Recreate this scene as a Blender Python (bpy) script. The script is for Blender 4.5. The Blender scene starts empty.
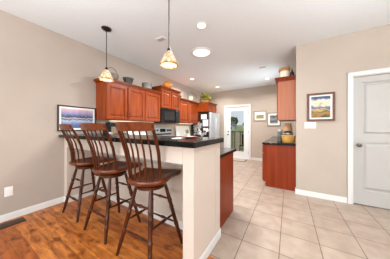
import bpy, bmesh, math, random
from mathutils import Vector, Matrix, noise
random.seed(7)
PI = math.pi
S = bpy.context.scene
C = S.collection

# ------------------------------------------------------------------ camera, world, light, exposure
cam_d = bpy.data.cameras.new('camera')
cam = bpy.data.objects.new('camera', cam_d); C.objects.link(cam)
cam_d.sensor_width = 36.0; cam_d.sensor_fit = 'HORIZONTAL'
cam_d.lens = 155.0 / 390 * 36
cam_d.shift_y = -1.8 / 390
cam_d.clip_start = 0.02; cam_d.clip_end = 300
cam.location = (0, 0, 1.22)
cam.rotation_euler = (PI / 2, 0, math.atan(93.5 / 155.0))
S.camera = cam
S.view_settings.view_transform = 'Standard'
S.view_settings.look = 'None'
S.view_settings.exposure = 0.0
S.view_settings.gamma = 1.0
S.view_settings.use_curve_mapping = False

w = bpy.data.worlds.new('overcast'); S.world = w; w.use_nodes = True
nt = w.node_tree; nt.nodes.clear()
wo = nt.nodes.new('ShaderNodeOutputWorld'); wb = nt.nodes.new('ShaderNodeBackground')
wb.inputs[0].default_value = (0.80, 0.87, 0.95, 1); wb.inputs[1].default_value = 0.85
nt.links.new(wb.outputs[0], wo.inputs[0])

def area(name, loc, rot, sx, sy, power, col):
    l = bpy.data.lights.new(name, 'AREA'); l.shape = 'RECTANGLE'; l.size = sx; l.size_y = sy
    l.energy = power; l.color = col
    o = bpy.data.objects.new(name, l); C.objects.link(o); o.location = loc; o.rotation_euler = rot
    return o
# daylight through the windows behind the camera, and right of it; the kitchen one is added fill
DAY = (0.84, 0.945, 1.0)
UP = math.radians(32)      # light comes up off the bright ground outside as much as down from the sky
area('rear_window_daylight', (-1.2, -3.58, 1.45), (PI / 2 + UP, 0, 0), 2.9, 1.9, 175, DAY)
area('rear_patio_daylight', (1.6, -3.58, 1.45), (PI / 2 + UP, 0, 0), 1.5, 1.9, 80, DAY)
area('right_window_daylight', (3.08, -0.3, 1.5), (PI / 2 + UP, 0, PI / 2), 2.4, 1.6, 85, DAY)
kitchen_fill = area('kitchen_ceiling_fill', (.20, 5.1, 1.85), (PI / 2 + math.radians(2), 0, PI / 2 + math.radians(20)), 1.0, .8, 20, DAY)  # added fill for the kitchen ceiling, no known window here
kitchen_fill.data.spread = math.radians(130)

# ------------------------------------------------------------------ materials
def lin(c):
    r = []
    for v in c:
        v /= 255.0
        r.append(v / 12.92 if v <= 0.04045 else ((v + 0.055) / 1.055) ** 2.4)
    return (r[0], r[1], r[2], 1)

def base(name, rough=0.6, metal=0.0, spec=0.5):
    m = bpy.data.materials.new(name); m.use_nodes = True
    n = m.node_tree.nodes; b = n['Principled BSDF']
    b.inputs['Roughness'].default_value = rough; b.inputs['Metallic'].default_value = metal
    b.inputs['Specular IOR Level'].default_value = spec
    return m, m.node_tree, b

def noisy(name, c1, c2, scale=6, rough=0.6, metal=0.0, spec=0.5, stretch=(1, 1, 1), bump=0.0, detail=4):
    m, t, b = base(name, rough, metal, spec)
    tc = t.nodes.new('ShaderNodeTexCoord'); mp = t.nodes.new('ShaderNodeMapping')
    mp.inputs['Scale'].default_value = stretch
    nz = t.nodes.new('ShaderNodeTexNoise'); nz.inputs['Scale'].default_value = scale; nz.inputs['Detail'].default_value = detail
    rp = t.nodes.new('ShaderNodeValToRGB')
    rp.color_ramp.elements[0].position = 0.3; rp.color_ramp.elements[1].position = 0.7
    rp.color_ramp.elements[0].color = lin(c1); rp.color_ramp.elements[1].color = lin(c2)
    L = t.links.new
    L(tc.outputs['Object'], mp.inputs[0]); L(mp.outputs[0], nz.inputs['Vector']); L(nz.outputs['Fac'], rp.inputs[0])
    L(rp.outputs[0], b.inputs['Base Color'])
    if bump:
        bp = t.nodes.new('ShaderNodeBump'); bp.inputs['Strength'].default_value = bump; bp.inputs['Distance'].default_value = 0.01
        L(nz.outputs['Fac'], bp.inputs['Height']); L(bp.outputs[0], b.inputs['Normal'])
    return m

def emit(name, col, s):
    m = bpy.data.materials.new(name); m.use_nodes = True; t = m.node_tree; t.nodes.clear()
    o = t.nodes.new('ShaderNodeOutputMaterial'); e = t.nodes.new('ShaderNodeEmission')
    e.inputs[0].default_value = lin(col); e.inputs[1].default_value = s
    t.links.new(e.outputs[0], o.inputs[0]); return m

def floor_wood_mat():
    m, t, b = base('wood_planks', 0.30, 0, 0.35)
    L = t.links.new
    tc = t.nodes.new('ShaderNodeTexCoord')
    br = t.nodes.new('ShaderNodeTexBrick')
    br.offset = 0.37; br.offset_frequency = 2; br.squash = 1
    br.inputs['Color1'].default_value = lin((184, 98, 38)); br.inputs['Color2'].default_value = lin((224, 138, 64))
    br.inputs['Mortar'].default_value = lin((78, 36, 14))
    br.inputs['Scale'].default_value = 1.0; br.inputs['Mortar Size'].default_value = 0.0012
    br.inputs['Mortar Smooth'].default_value = 0.3; br.inputs['Bias'].default_value = 0.0
    br.inputs['Brick Width'].default_value = 0.72; br.inputs['Row Height'].default_value = 0.098
    L(tc.outputs['Object'], br.inputs['Vector'])
    mp = t.nodes.new('ShaderNodeMapping'); mp.inputs['Scale'].default_value = (2.2, 14, 1)
    nz = t.nodes.new('ShaderNodeTexNoise'); nz.inputs['Scale'].default_value = 1.6; nz.inputs['Detail'].default_value = 6; nz.inputs['Distortion'].default_value = 0.6
    L(tc.outputs['Object'], mp.inputs[0]); L(mp.outputs[0], nz.inputs['Vector'])
    rp = t.nodes.new('ShaderNodeValToRGB')
    rp.color_ramp.elements[0].position = 0.28; rp.color_ramp.elements[1].position = 0.66
    rp.color_ramp.elements[0].color = (0.36, 0.27, 0.22, 1); rp.color_ramp.elements[1].color = (1, 1, 1, 1)
    L(nz.outputs['Fac'], rp.inputs[0])
    # darker hand-scraped blotches and knots
    nk = t.nodes.new('ShaderNodeTexNoise'); nk.inputs['Scale'].default_value = 4.5; nk.inputs['Detail'].default_value = 3
    mk = t.nodes.new('ShaderNodeMapping'); mk.inputs['Scale'].default_value = (1.6, 3.2, 1)
    L(tc.outputs['Object'], mk.inputs[0]); L(mk.outputs[0], nk.inputs['Vector'])
    rk = t.nodes.new('ShaderNodeValToRGB')
    rk.color_ramp.elements[0].position = 0.31; rk.color_ramp.elements[1].position = 0.47
    rk.color_ramp.elements[0].color = (0.42, 0.33, 0.28, 1); rk.color_ramp.elements[1].color = (1, 1, 1, 1)
    L(nk.outputs['Fac'], rk.inputs[0])
    m1 = t.nodes.new('ShaderNodeMixRGB'); m1.blend_type = 'MULTIPLY'; m1.inputs[0].default_value = 0.95
    L(br.outputs['Color'], m1.inputs[1]); L(rp.outputs[0], m1.inputs[2])
    m2 = t.nodes.new('ShaderNodeMixRGB'); m2.blend_type = 'MULTIPLY'; m2.inputs[0].default_value = 0.9
    L(m1.outputs[0], m2.inputs[1]); L(rk.outputs[0], m2.inputs[2])
    L(m2.outputs[0], b.inputs['Base Color'])
    return m

def floor_tile_mat():
    m, t, b = base('floor_tiles', 0.38, 0, 0.4)
    L = t.links.new
    tc = t.nodes.new('ShaderNodeTexCoord'); mp = t.nodes.new('ShaderNodeMapping')
    mp.inputs['Location'].default_value = (0.432 + 0.3545 * 20, -1.705 + 0.3535 * 20, 0)
    br = t.nodes.new('ShaderNodeTexBrick'); br.offset = 0.0; br.squash = 1
    br.inputs['Color1'].default_value = lin((180, 162, 147)); br.inputs['Color2'].default_value = lin((172, 153, 138))
    br.inputs['Mortar'].default_value = lin((104, 86, 74))
    br.inputs['Scale'].default_value = 1; br.inputs['Mortar Size'].default_value = 0.0042; br.inputs['Mortar Smooth'].default_value = 0.2
    br.inputs['Brick Width'].default_value = 0.3545; br.inputs['Row Height'].default_value = 0.3535
    L(tc.outputs['Object'], mp.inputs[0]); L(mp.outputs[0], br.inputs['Vector'])
    nz = t.nodes.new('ShaderNodeTexNoise'); nz.inputs['Scale'].default_value = 7; nz.inputs['Detail'].default_value = 5
    L(tc.outputs['Object'], nz.inputs['Vector'])
    rp = t.nodes.new('ShaderNodeValToRGB'); rp.color_ramp.elements[0].position = 0.35; rp.color_ramp.elements[1].position = 0.65
    rp.color_ramp.elements[0].color = (0.80, 0.74, 0.69, 1); rp.color_ramp.elements[1].color = (1, 1, 1, 1)
    L(nz.outputs['Fac'], rp.inputs[0])
    mx = t.nodes.new('ShaderNodeMixRGB'); mx.blend_type = 'MULTIPLY'; mx.inputs[0].default_value = 0.8
    L(br.outputs['Color'], mx.inputs[1]); L(rp.outputs[0], mx.inputs[2]); L(mx.outputs[0], b.inputs['Base Color'])
    bp = t.nodes.new('ShaderNodeBump'); bp.inputs['Strength'].default_value = 0.4; bp.inputs['Distance'].default_value = 0.003; bp.invert = True
    L(br.outputs['Fac'], bp.inputs['Height']); L(bp.outputs[0], b.inputs['Normal'])
    return m

def mosaic_mat(name, c1, c2, mort, bw, rh):
    m, t, b = base(name, 0.4)
    L = t.links.new
    tc = t.nodes.new('ShaderNodeTexCoord')
    mp = t.nodes.new('ShaderNodeMapping'); mp.inputs['Rotation'].default_value = (PI / 2, 0, 0)
    br = t.nodes.new('ShaderNodeTexBrick'); br.offset = 0.0
    br.inputs['Color1'].default_value = lin(c1); br.inputs['Color2'].default_value = lin(c2); br.inputs['Mortar'].default_value = lin(mort)
    br.inputs['Scale'].default_value = 1; br.inputs['Brick Width'].default_value = bw; br.inputs['Row Height'].default_value = rh
    br.inputs['Mortar Size'].default_value = 0.004
    L(tc.outputs['Object'], mp.inputs[0]); L(mp.outputs[0], br.inputs['Vector']); L(br.outputs['Color'], b.inputs['Base Color'])
    return m

def picture_mat(name, axis, z0, z1, stops, scale=9, dist=0.10, stretch=(1, 1, 1)):
    """printed picture: bands of colour over its height, wobbled by noise"""
    m, t, b = base(name, 0.5)
    L = t.links.new
    tc = t.nodes.new('ShaderNodeTexCoord'); sx = t.nodes.new('ShaderNodeSeparateXYZ')
    L(tc.outputs['Object'], sx.inputs[0])
    mr = t.nodes.new('ShaderNodeMapRange'); mr.inputs[1].default_value = z0; mr.inputs[2].default_value = z1
    L(sx.outputs['Z'], mr.inputs[0])
    mp = t.nodes.new('ShaderNodeMapping'); mp.inputs['Scale'].default_value = stretch
    nz = t.nodes.new('ShaderNodeTexNoise'); nz.inputs['Scale'].default_value = scale; nz.inputs['Detail'].default_value = 3
    L(tc.outputs['Object'], mp.inputs[0]); L(mp.outputs[0], nz.inputs['Vector'])
    ma = t.nodes.new('ShaderNodeMath'); ma.operation = 'MULTIPLY_ADD'; ma.inputs[1].default_value = dist * 4; ma.inputs[2].default_value = -dist * 2
    L(nz.outputs['Fac'], ma.inputs[0])
    ad = t.nodes.new('ShaderNodeMath'); ad.operation = 'ADD'
    L(mr.outputs[0], ad.inputs[0]); L(ma.outputs[0], ad.inputs[1])
    rp = t.nodes.new('ShaderNodeValToRGB'); e = rp.color_ramp.elements
    e[0].position = stops[0][0]; e[0].color = lin(stops[0][1]); e[1].position = stops[-1][0]; e[1].color = lin(stops[-1][1])
    for p, c in stops[1:-1]:
        q = e.new(p); q.color = lin(c)
    L(ad.outputs[0], rp.inputs[0]); L(rp.outputs[0], b.inputs['Base Color'])
    return m

def glass_mat(name):
    m = bpy.data.materials.new(name); m.use_nodes = True; t = m.node_tree; t.nodes.clear()
    o = t.nodes.new('ShaderNodeOutputMaterial'); tr = t.nodes.new('ShaderNodeBsdfTransparent'); gl = t.nodes.new('ShaderNodeBsdfGlossy')
    gl.inputs['Roughness'].default_value = 0.03; tr.inputs[0].default_value = (0.97, 0.98, 0.98, 1)
    fr = t.nodes.new('ShaderNodeFresnel'); fr.inputs[0].default_value = 1.35
    mx = t.nodes.new('ShaderNodeMixShader')
    t.links.new(fr.outputs[0], mx.inputs[0]); t.links.new(tr.outputs[0], mx.inputs[1]); t.links.new(gl.outputs[0], mx.inputs[2])
    t.links.new(mx.outputs[0], o.inputs[0]); return m

def shade_mat(name):
    """pressed amber-rimmed glass: lets the bulb's light through"""
    m = bpy.data.materials.new(name); m.use_nodes = True; t = m.node_tree; t.nodes.clear(); L = t.links.new
    o = t.nodes.new('ShaderNodeOutputMaterial'); d = t.nodes.new('ShaderNodeBsdfDiffuse'); tl = t.nodes.new('ShaderNodeBsdfTranslucent')
    tc = t.nodes.new('ShaderNodeTexCoord'); sx = t.nodes.new('ShaderNodeSeparateXYZ'); L(tc.outputs['Object'], sx.inputs[0])
    mr = t.nodes.new('ShaderNodeMapRange'); mr.inputs[1].default_value = -0.17; mr.inputs[2].default_value = 0.0
    L(sx.outputs['Z'], mr.inputs[0])
    vo = t.nodes.new('ShaderNodeTexVoronoi'); vo.inputs['Scale'].default_value = 34; L(tc.outputs['Object'], vo.inputs['Vector'])
    rp = t.nodes.new('ShaderNodeValToRGB'); e = rp.color_ramp.elements
    e[0].position = 0.0; e[0].color = lin((150, 98, 52)); e[1].position = 1; e[1].color = lin((236, 230, 220))
    q = e.new(0.10); q.color = lin((228, 190, 134)); q = e.new(0.2); q.color = lin((240, 232, 216))
    L(mr.outputs[0], rp.inputs[0])
    rv = t.nodes.new('ShaderNodeValToRGB'); rv.color_ramp.elements[0].position = 0.25; rv.color_ramp.elements[1].position = 0.6
    rv.color_ramp.elements[0].color = (1, 1, 1, 1); rv.color_ramp.elements[1].color = lin((186, 164, 132))
    L(vo.outputs['Distance'], rv.inputs[0])
    mm = t.nodes.new('ShaderNodeMixRGB'); mm.blend_type = 'MULTIPLY'; mm.inputs[0].default_value = 0.8
    L(rp.outputs[0], mm.inputs[1]); L(rv.outputs[0], mm.inputs[2])
    L(mm.outputs[0], d.inputs[0]); L(mm.outputs[0], tl.inputs[0])
    mx = t.nodes.new('ShaderNodeMixShader'); mx.inputs[0].default_value = 0.5
    L(d.outputs[0], mx.inputs[1]); L(tl.outputs[0], mx.inputs[2]); L(mx.outputs[0], o.inputs[0]); return m

M = {}
M['wall'] = noisy('painted_wall', (180, 165, 152), (184, 169, 156), 3, 0.85, 0, 0.2)
M['wall_right'] = noisy('painted_wall_warm', (187, 172, 158), (191, 176, 162), 3, 0.85, 0, 0.2)
M['pony'] = noisy('painted_half_wall', (208, 193, 179), (212, 197, 183), 3, 0.85, 0, 0.2)
M['ceiling'] = noisy('painted_ceiling', (236, 244, 247), (239, 246, 249), 30, 0.9, 0, 0.1)
M['trim'] = noisy('white_trim_paint', (226, 223, 218), (230, 227, 222), 8, 0.4)
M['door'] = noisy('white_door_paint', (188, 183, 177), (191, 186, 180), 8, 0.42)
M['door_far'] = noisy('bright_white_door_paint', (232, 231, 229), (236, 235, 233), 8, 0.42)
M['wood_floor'] = floor_wood_mat()
M['tile'] = floor_tile_mat()
M['cherry'] = noisy('cherry_wood', (122, 46, 9), (160, 70, 18), 5, 0.38, 0, 0.28, (3.5, 3.5, 0.35), 0, 6)
M['cherry_y'] = noisy('cherry_wood_rails', (116, 44, 8), (152, 66, 17), 5, 0.38, 0, 0.28, (3.5, 0.35, 3.5), 0, 6)
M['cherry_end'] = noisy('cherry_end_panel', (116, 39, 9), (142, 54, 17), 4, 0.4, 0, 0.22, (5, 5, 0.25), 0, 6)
M['cherry_sheen'] = noisy('cherry_end_panel_sheen', (158, 92, 62), (174, 106, 72), 4, 0.4, 0, 0.4, (5, 5, 0.25), 0, 6)  # same cherry lightened: glossy reflection put into the colour
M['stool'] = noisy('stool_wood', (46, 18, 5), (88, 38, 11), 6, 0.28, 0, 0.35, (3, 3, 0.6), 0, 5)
M['stool_seat'] = noisy('stool_seat_wood', (82, 34, 10), (122, 56, 20), 5, 0.28, 0, 0.5, (4, 0.7, 2), 0, 5)  # lighter than the legs: sheen on seat and crest put into the colour
M['granite'] = noisy('black_granite', (6, 6, 6), (18, 17, 16), 60, 0.16, 0, 0.2)
M['black'] = noisy('black_plastic', (16, 16, 17), (24, 24, 25), 20, 0.3)
M['blackglass'] = noisy('black_glass', (12, 12, 13), (17, 17, 18), 5, 0.15, 0, 0.3)
M['window_glass_grey'] = noisy('microwave_window', (28, 27, 27), (42, 41, 40), 40, 0.15)
M['steel'] = noisy('brushed_steel', (190, 190, 190), (206, 206, 206), 5, 0.35, 0.5, 0.5, (1, 1, 30))
M['bronze'] = noisy('dark_bronze', (44, 36, 31), (60, 49, 42), 20, 0.35, 0.7)
M['nickel'] = noisy('satin_nickel', (84, 76, 70), (104, 96, 88), 20, 0.3, 0.9)
M['grey_side'] = noisy('fridge_black_side', (22, 22, 23), (32, 32, 33), 20, 0.4)
M['white'] = noisy('white_plastic', (236, 233, 228), (241, 238, 233), 10, 0.45)
M['paper'] = noisy('white_paper', (232, 232, 230), (242, 242, 240), 20, 0.8)
M['photo_a'] = noisy('grey_photo_print', (30, 30, 32), (226, 222, 220), 26, 0.5, detail=2)
M['photo_b'] = noisy('warm_photo_print', (60, 46, 44), (232, 214, 204), 24, 0.5, detail=2)
M['mosaic'] = mosaic_mat('mosaic_tile_band', (182, 174, 164), (198, 190, 180), (160, 152, 142), 0.05, 0.05)
M['backsplash'] = mosaic_mat('backsplash_tile', (196, 178, 160), (206, 190, 172), (178, 162, 146), 0.1, 0.1)
M['glass'] = glass_mat('clear_glass')
M['shade'] = shade_mat('pendant_glass')
M['bulb'] = emit('bulb_glow', (255, 246, 230), 2)
M['can_glow'] = emit('downlight_lens', (255, 250, 242), 2.5)
M['tube_glow'] = emit('light_tube_lens', (255, 253, 250), 1.25)
M['undercab'] = emit('under_cabinet_light', (255, 214, 160), 2.2)
M['pic_city'] = picture_mat('harbour_print', 'Y', 1.21, 1.545, [(0.0, (70, 88, 126)), (0.22, (104, 120, 158)), (0.40, (178, 186, 206)), (0.46, (52, 58, 84)), (0.52, (196, 190, 200)), (0.56, (58, 60, 84)), (0.64, (104, 98, 124)), (0.70, (120, 130, 172)), (0.82, (168, 150, 182)), (1.0, (226, 176, 176))], 9, 0.06, (1, 4, 1.5))
M['pic_land'] = picture_mat('landscape_print', 'X', 1.395, 1.76, [(0.0, (56, 74, 34)), (0.16, (176, 120, 48)), (0.26, (66, 88, 44)), (0.36, (206, 166, 92)), (0.43, (78, 92, 140)), (0.54, (120, 134, 170)), (0.62, (228, 208, 156)), (0.78, (206, 202, 196)), (0.9, (84, 98, 130)), (1.0, (60, 74, 104))], 7, 0.17, (1.4, 1, 2.0))
M['pic_field'] = picture_mat('field_print', 'X', 1.56, 1.77, [(0.0, (120, 112, 60)), (0.35, (176, 152, 84)), (0.5, (66, 74, 50)), (0.62, (226, 222, 208)), (1.0, (214, 218, 220))], 6, 0.05, (1, 1, 4))
M['pic_grey'] = picture_mat('grey_print', 'X', 1.34, 1.70, [(0.0, (196, 194, 192)), (0.3, (70, 70, 74)), (0.55, (150, 152, 156)), (0.75, (60, 62, 66)), (1.0, (206, 206, 206))], 9, 0.12)
M['brown_frame'] = noisy('mahogany_frame', (84, 42, 26), (112, 60, 38), 12, 0.35, 0, 0.5, (1, 1, 6))
M['grey_frame'] = noisy('pewter_frame', (120, 112, 104), (142, 134, 126), 20, 0.4)
M['mat_board'] = noisy('mat_board', (238, 234, 226), (243, 239, 232), 20, 0.8)
M['orange'] = noisy('orange_glaze', (196, 112, 34), (222, 146, 62), 10, 0.4)
M['vent_grey'] = noisy('ceiling_vent_louvre', (186, 184, 182), (196, 194, 192), 20, 0.5)
M['greypot'] = noisy('grey_pottery', (84, 84, 80), (138, 136, 128), 14, 0.5)
M['darkpot'] = noisy('dark_pottery', (44, 42, 40), (84, 78, 70), 16, 0.45)
M['basket_grey'] = noisy('grey_wicker', (96, 84, 76), (150, 136, 124), 40, 0.8, bump=0.4)
M['basket_gold'] = noisy('golden_wicker', (186, 130, 54), (228, 178, 92), 34, 0.7, stretch=(1, 1, 3), bump=0.4)
M['tan_shade'] = noisy('tan_fabric', (214, 164, 120), (224, 176, 134), 20, 0.8)
M['leaf'] = noisy('leaf_green', (84, 98, 26), (176, 168, 58), 18, 0.6)
M['ceramic'] = noisy('cream_ceramic', (222, 208, 184), (232, 220, 198), 10, 0.35)
M['brownlid'] = noisy('brown_ceramic', (140, 92, 48), (190, 138, 84), 14, 0.45)
M['bottle'] = noisy('dark_green_glass', (22, 34, 22), (36, 52, 34), 10, 0.12)
M['clock_face'] = noisy('cream_plate', (140, 118, 80), (160, 138, 100), 9, 0.4)
M['red_food'] = noisy('red_brown_glaze', (120, 56, 40), (160, 84, 60), 14, 0.35)
M['vent'] = noisy('floor_register_metal', (64, 46, 34), (84, 62, 46), 20, 0.45, 0.6)
M['doormat'] = noisy('door_mat_fibre', (168, 152, 138), (196, 180, 166), 60, 0.95)
M['doormat_edge'] = noisy('door_mat_binding', (98, 76, 64), (120, 96, 82), 40, 0.9)
M['deck'] = noisy('deck_boards', (150, 132, 116), (174, 156, 140), 8, 0.8, stretch=(1, 6, 1))
M['rail'] = noisy('railing_wood', (96, 66, 50), (124, 90, 70), 8, 0.7)
M['post'] = noisy('pale_post', (214, 196, 172), (226, 210, 188), 8, 0.7)
M['lawn'] = noisy('lawn_grass', (150, 168, 96), (186, 196, 128), 1.2, 0.95)
M['tree'] = noisy('tree_leaves', (48, 70, 42), (96, 118, 70), 1.4, 0.9)
M['bark'] = noisy('tree_bark', (74, 58, 44), (98, 80, 62), 6, 0.9)
M['siding'] = noisy('pale_siding', (206, 208, 206), (218, 220, 218), 4, 0.8)
M['roof'] = noisy('grey_shingles', (110, 106, 104), (134, 130, 126), 6, 0.9)
M['sky_glass'] = noisy('house_window', (70, 80, 90), (90, 100, 110), 3, 0.2)

# ------------------------------------------------------------------ mesh helpers
class MB:
    """collects shapes (world coordinates) and links them as ONE mesh object"""
    def __init__(s): s.bm = bmesh.new()
    def _bev(s, geom_v, b, seg=2):
        if b > 0:
            es = {e for v in geom_v for e in v.link_edges}
            bmesh.ops.bevel(s.bm, geom=list(es), offset=b, segments=seg, affect='EDGES', profile=0.5)
    def box(s, x0, x1, y0, y1, z0, z1, b=0.0, seg=2):
        r = bmesh.ops.create_cube(s.bm, size=1.0)
        for v in r['verts']:
            v.co = Vector(((x0 + x1) / 2 + v.co.x * (x1 - x0), (y0 + y1) / 2 + v.co.y * (y1 - y0), (z0 + z1) / 2 + v.co.z * (z1 - z0)))
        s._bev(r['verts'], b, seg); return s
    def poly(s, pts, vec, b=0.0):
        """prism: polygon pts (3-D) extruded by vec"""
        vs = [s.bm.verts.new(Vector(p)) for p in pts]
        vec = Vector(vec)
        ws = [s.bm.verts.new(Vector(p) + vec) for p in pts]
        n = len(vs)
        s.bm.faces.new(vs); s.bm.faces.new(list(reversed(ws)))
        for i in range(n):
            s.bm.faces.new((vs[(i + 1) % n], vs[i], ws[i], ws[(i + 1) % n]))
        return s
    def lathe(s, prof, c=(0, 0, 0), n=24, axis='Z', cap=True):
        rings = []
        for r, z in prof:
            ring = []
            for i in range(n):
                a = 2 * PI * i / n
                p = (r * math.cos(a), r * math.sin(a), z)
                if axis == 'X': p = (z, p[0], p[1])
                if axis == 'Y': p = (p[0], z, p[1])
                ring.append(s.bm.verts.new((c[0] + p[0], c[1] + p[1], c[2] + p[2])))
            rings.append(ring)
        for a, b_ in zip(rings[:-1], rings[1:]):
            for i in range(n):
                s.bm.faces.new((a[i], a[(i + 1) % n], b_[(i + 1) % n], b_[i]))
        if cap:
            s.bm.faces.new(list(reversed(rings[0]))); s.bm.faces.new(rings[-1])
        return s
    def tube(s, pts, rad, n=10):
        P = [Vector(p) for p in pts]
        R = rad if isinstance(rad, (list, tuple)) else [rad] * len(P)
        rings = []; up = None
        for i, p in enumerate(P):
            d = (P[min(i + 1, len(P) - 1)] - P[max(i - 1, 0)]).normalized()
            if up is None:
                up = d.cross(Vector((0, 0, 1)))
                if up.length < 1e-3: up = Vector((1, 0, 0))
            up = (up - d * up.dot(d)).normalized()
            q = d.cross(up)
            rings.append([s.bm.verts.new(p + (up * math.cos(2 * PI * k / n) + q * math.sin(2 * PI * k / n)) * R[i]) for k in range(n)])
        for a, b_ in zip(rings[:-1], rings[1:]):
            for k in range(n):
                s.bm.faces.new((a[k], a[(k + 1) % n], b_[(k + 1) % n], b_[k]))
        s.bm.faces.new(list(reversed(rings[0]))); s.bm.faces.new(rings[-1])
        return s
    def blob(s, c, r, sub=2, amp=0.25, fr=2.0, sc=(1, 1, 1)):
        q = bmesh.ops.create_icosphere(s.bm, subdivisions=sub, radius=1.0)
        for v in q['verts']:
            d = 1 + amp * noise.noise(v.co * fr + Vector(c))
            v.co = Vector((c[0] + v.co.x * r * d * sc[0], c[1] + v.co.y * r * d * sc[1], c[2] + v.co.z * r * d * sc[2]))
        return s
    def build(s, name, m, parent=None, smooth=False, at=None):
        org = Vector(at) if at is not None else (ROOT.get(parent.name, Vector((0, 0, 0))) if parent else Vector((0, 0, 0)))
        bmesh.ops.recalc_face_normals(s.bm, faces=s.bm.faces)
        for v in s.bm.verts: v.co -= org
        me = bpy.data.meshes.new(name); s.bm.to_mesh(me); s.bm.free()
        if smooth:
            for p in me.polygons: p.use_smooth = True
            try: me.set_sharp_from_angle(angle=math.radians(40))
            except Exception: pass
        o = bpy.data.objects.new(name, me); C.objects.link(o)
        me.materials.append(M[m] if isinstance(m, str) else m)
        if parent:
            o.parent = parent
            ROOT[o.name] = org
        else:
            o.location = org; ROOT[o.name] = org
        return o
ROOT = {}

def thing(name, label, cat, loc, group=None):
    o = bpy.data.objects.new(name, None); o.empty_display_size = 0.05; C.objects.link(o)
    o.location = loc; ROOT[o.name] = Vector(loc)
    o['label'] = label; o['category'] = cat
    if group: o['group'] = group
    return o
def tag(o, label, cat, group=None):
    o['label'] = label; o['category'] = cat
    if group: o['group'] = group
    return o
def struct(o, label=None, cat=None):
    o['kind'] = 'structure'
    if label: o['label'] = label
    if cat: o['category'] = cat
    return o

# ------------------------------------------------------------------ the setting
XL, XR, YB, YF, H = -3.18, 3.0, -3.5, 6.17, 2.74
DW = 3.42            # wall with the white door
PE = -0.665          # end of the half wall
struct(MB().box(XL, XR, YB, 1.335, -0.1, 0).box(XL, PE, 1.335, 1.65, -0.1, 0).build('floor', 'wood_floor'), 'hand-scraped orange-brown wood plank floor of the dining side', 'floor')
struct(MB().box(PE, XR, 1.335, 1.65, -0.1, 0).box(XL, XR, 1.65, YF + 0.12, -0.1, 0).build('floor', 'tile'), 'square beige ceramic tile floor running into the kitchen', 'floor')
struct(MB().box(XL - .12, XR + .12, YB - .12, YF + .12, H, H + .1).build('ceiling', 'ceiling'), 'smooth flat white ceiling', 'ceiling')
struct(MB().box(XL - .12, XL, YB - .12, YF + .12, 0, H).build('wall_left', 'wall'), 'long beige wall behind stools and cabinets', 'wall')
# far wall with an opening for the glass door
GX0, GX1, GZ = -2.225, -1.305, 2.06
struct(MB().box(XL, GX0, YF, YF + .12, 0, H).box(GX1, XR + .12, YF, YF + .12, 0, H).box(GX0, GX1, YF, YF + .12, GZ, H).build('wall_far', 'wall_right'), 'beige end wall around the glass door', 'wall')
# wall with the white door
DX0, DX1, DZ = 0.875, 1.665, 2.04
struct(MB().box(.12, DX0, DW, DW + .11, 0, H).box(DX1, XR, DW, DW + .11, 0, H).box(DX0, DX1, DW, DW + .11, DZ, H).build('wall_right', 'wall_right'), 'warm beige wall around white panel door', 'wall')
struct(MB().box(.15, .26, DW + .11, 4.56, 0, H).box(.15, .26, 5.64, YF, 0, H).box(.15, .26, 4.56, 5.64, 0, 1.45).box(.15, .26, 4.56, 5.64, 2.36, H).build('wall_kitchen', 'wall_right'), 'beige wall behind the coffee counter cabinets', 'wall')  # gap in the wall is for the added, unseen window
struct(MB().box(DX0 - .2, DX1 + .2, DW + .7, DW + .75, 0, H).build('wall_closet', 'wall'), 'closet wall behind white door', 'wall')
# walls behind the camera, with windows
def wall_with_holes_y(name, x0, x1, y0, y1, holes):
    b = MB(); x = x0
    for a, c, z0, z1 in holes:
        b.box(x, a, y0, y1, 0, H); b.box(a, c, y0, y1, 0, z0); b.box(a, c, y0, y1, z1, H); x = c
    b.box(x, x1, y0, y1, 0, H)
    return struct(b.build(name, 'wall'))
wall_with_holes_y('wall_rear', XL, XR, YB - .12, YB, [(-2.7, .3, .45, 2.45), (.8, 2.4, .45, 2.45)])
b = MB(); b.box(XR, XR + .12, YB - .12, -1.55, 0, H).box(XR, XR + .12, .95, DW + .11, 0, H).box(XR, XR + .12, -1.55, .95, 0, .65).box(XR, XR + .12, -1.55, .95, 2.35, H)
struct(b.build('wall_side', 'wall'))
def window_frame(name, rect, axis):
    b = MB(); a0, a1, z0, z1 = rect; t = .06
    def bx(p, q, r, s_):
        if axis == 'y': b.box(p, q, YB - .09, YB - .03, r, s_)
        else: b.box(XR + .03, XR + .09, p, q, r, s_)
    bx(a0, a1, z0, z0 + t); bx(a0, a1, z1 - t, z1); bx(a0, a0 + t, z0, z1); bx(a1 - t, a1, z0, z1); bx((a0 + a1) / 2 - .025, (a0 + a1) / 2 + .025, z0, z1)
    return struct(b.build(name, 'trim'))
window_frame('window_1', (-2.7, .3, .45, 2.45), 'y'); window_frame('window_2', (.8, 2.4, .45, 2.45), 'y'); window_frame('window_3', (-1.55, .95, .65, 2.35), 'x')

b = MB()  # unseen window, added so that light reaches the kitchen ceiling
for y in (4.56, 5.08, 5.60): b.box(.20, .24, y, y + .04, 1.45, 2.36)
for z in (1.45, 2.32): b.box(.20, .24, 4.60, 5.60, z, z + .04)
struct(b.build('added_window', 'trim'))

# half wall (breakfast bar) with a knee recess
b = MB()
b.box(XL, PE, 1.52, 1.648, 0, 1.06)                  # back of the recess
b.box(PE - .11, PE, 1.08, 1.52, 0, 1.06, .004)       # end wing
b.box(XL, XL + .10, 1.08, 1.52, 0, 1.06)             # wing at the left wall
b.box(XL + .10, PE - .11, 1.08, 1.19, .905, 1.06)    # header under the bar
struct(b.build('wall_half', 'pony'), 'cream half wall with knee recess under the black bar', 'half wall')
struct(MB().box(XL + .10, PE - .11, 1.508, 1.52, .735, .83).build('trim_4', 'mosaic'), 'grey mosaic tile band across the knee recess', 'tile band')

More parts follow.
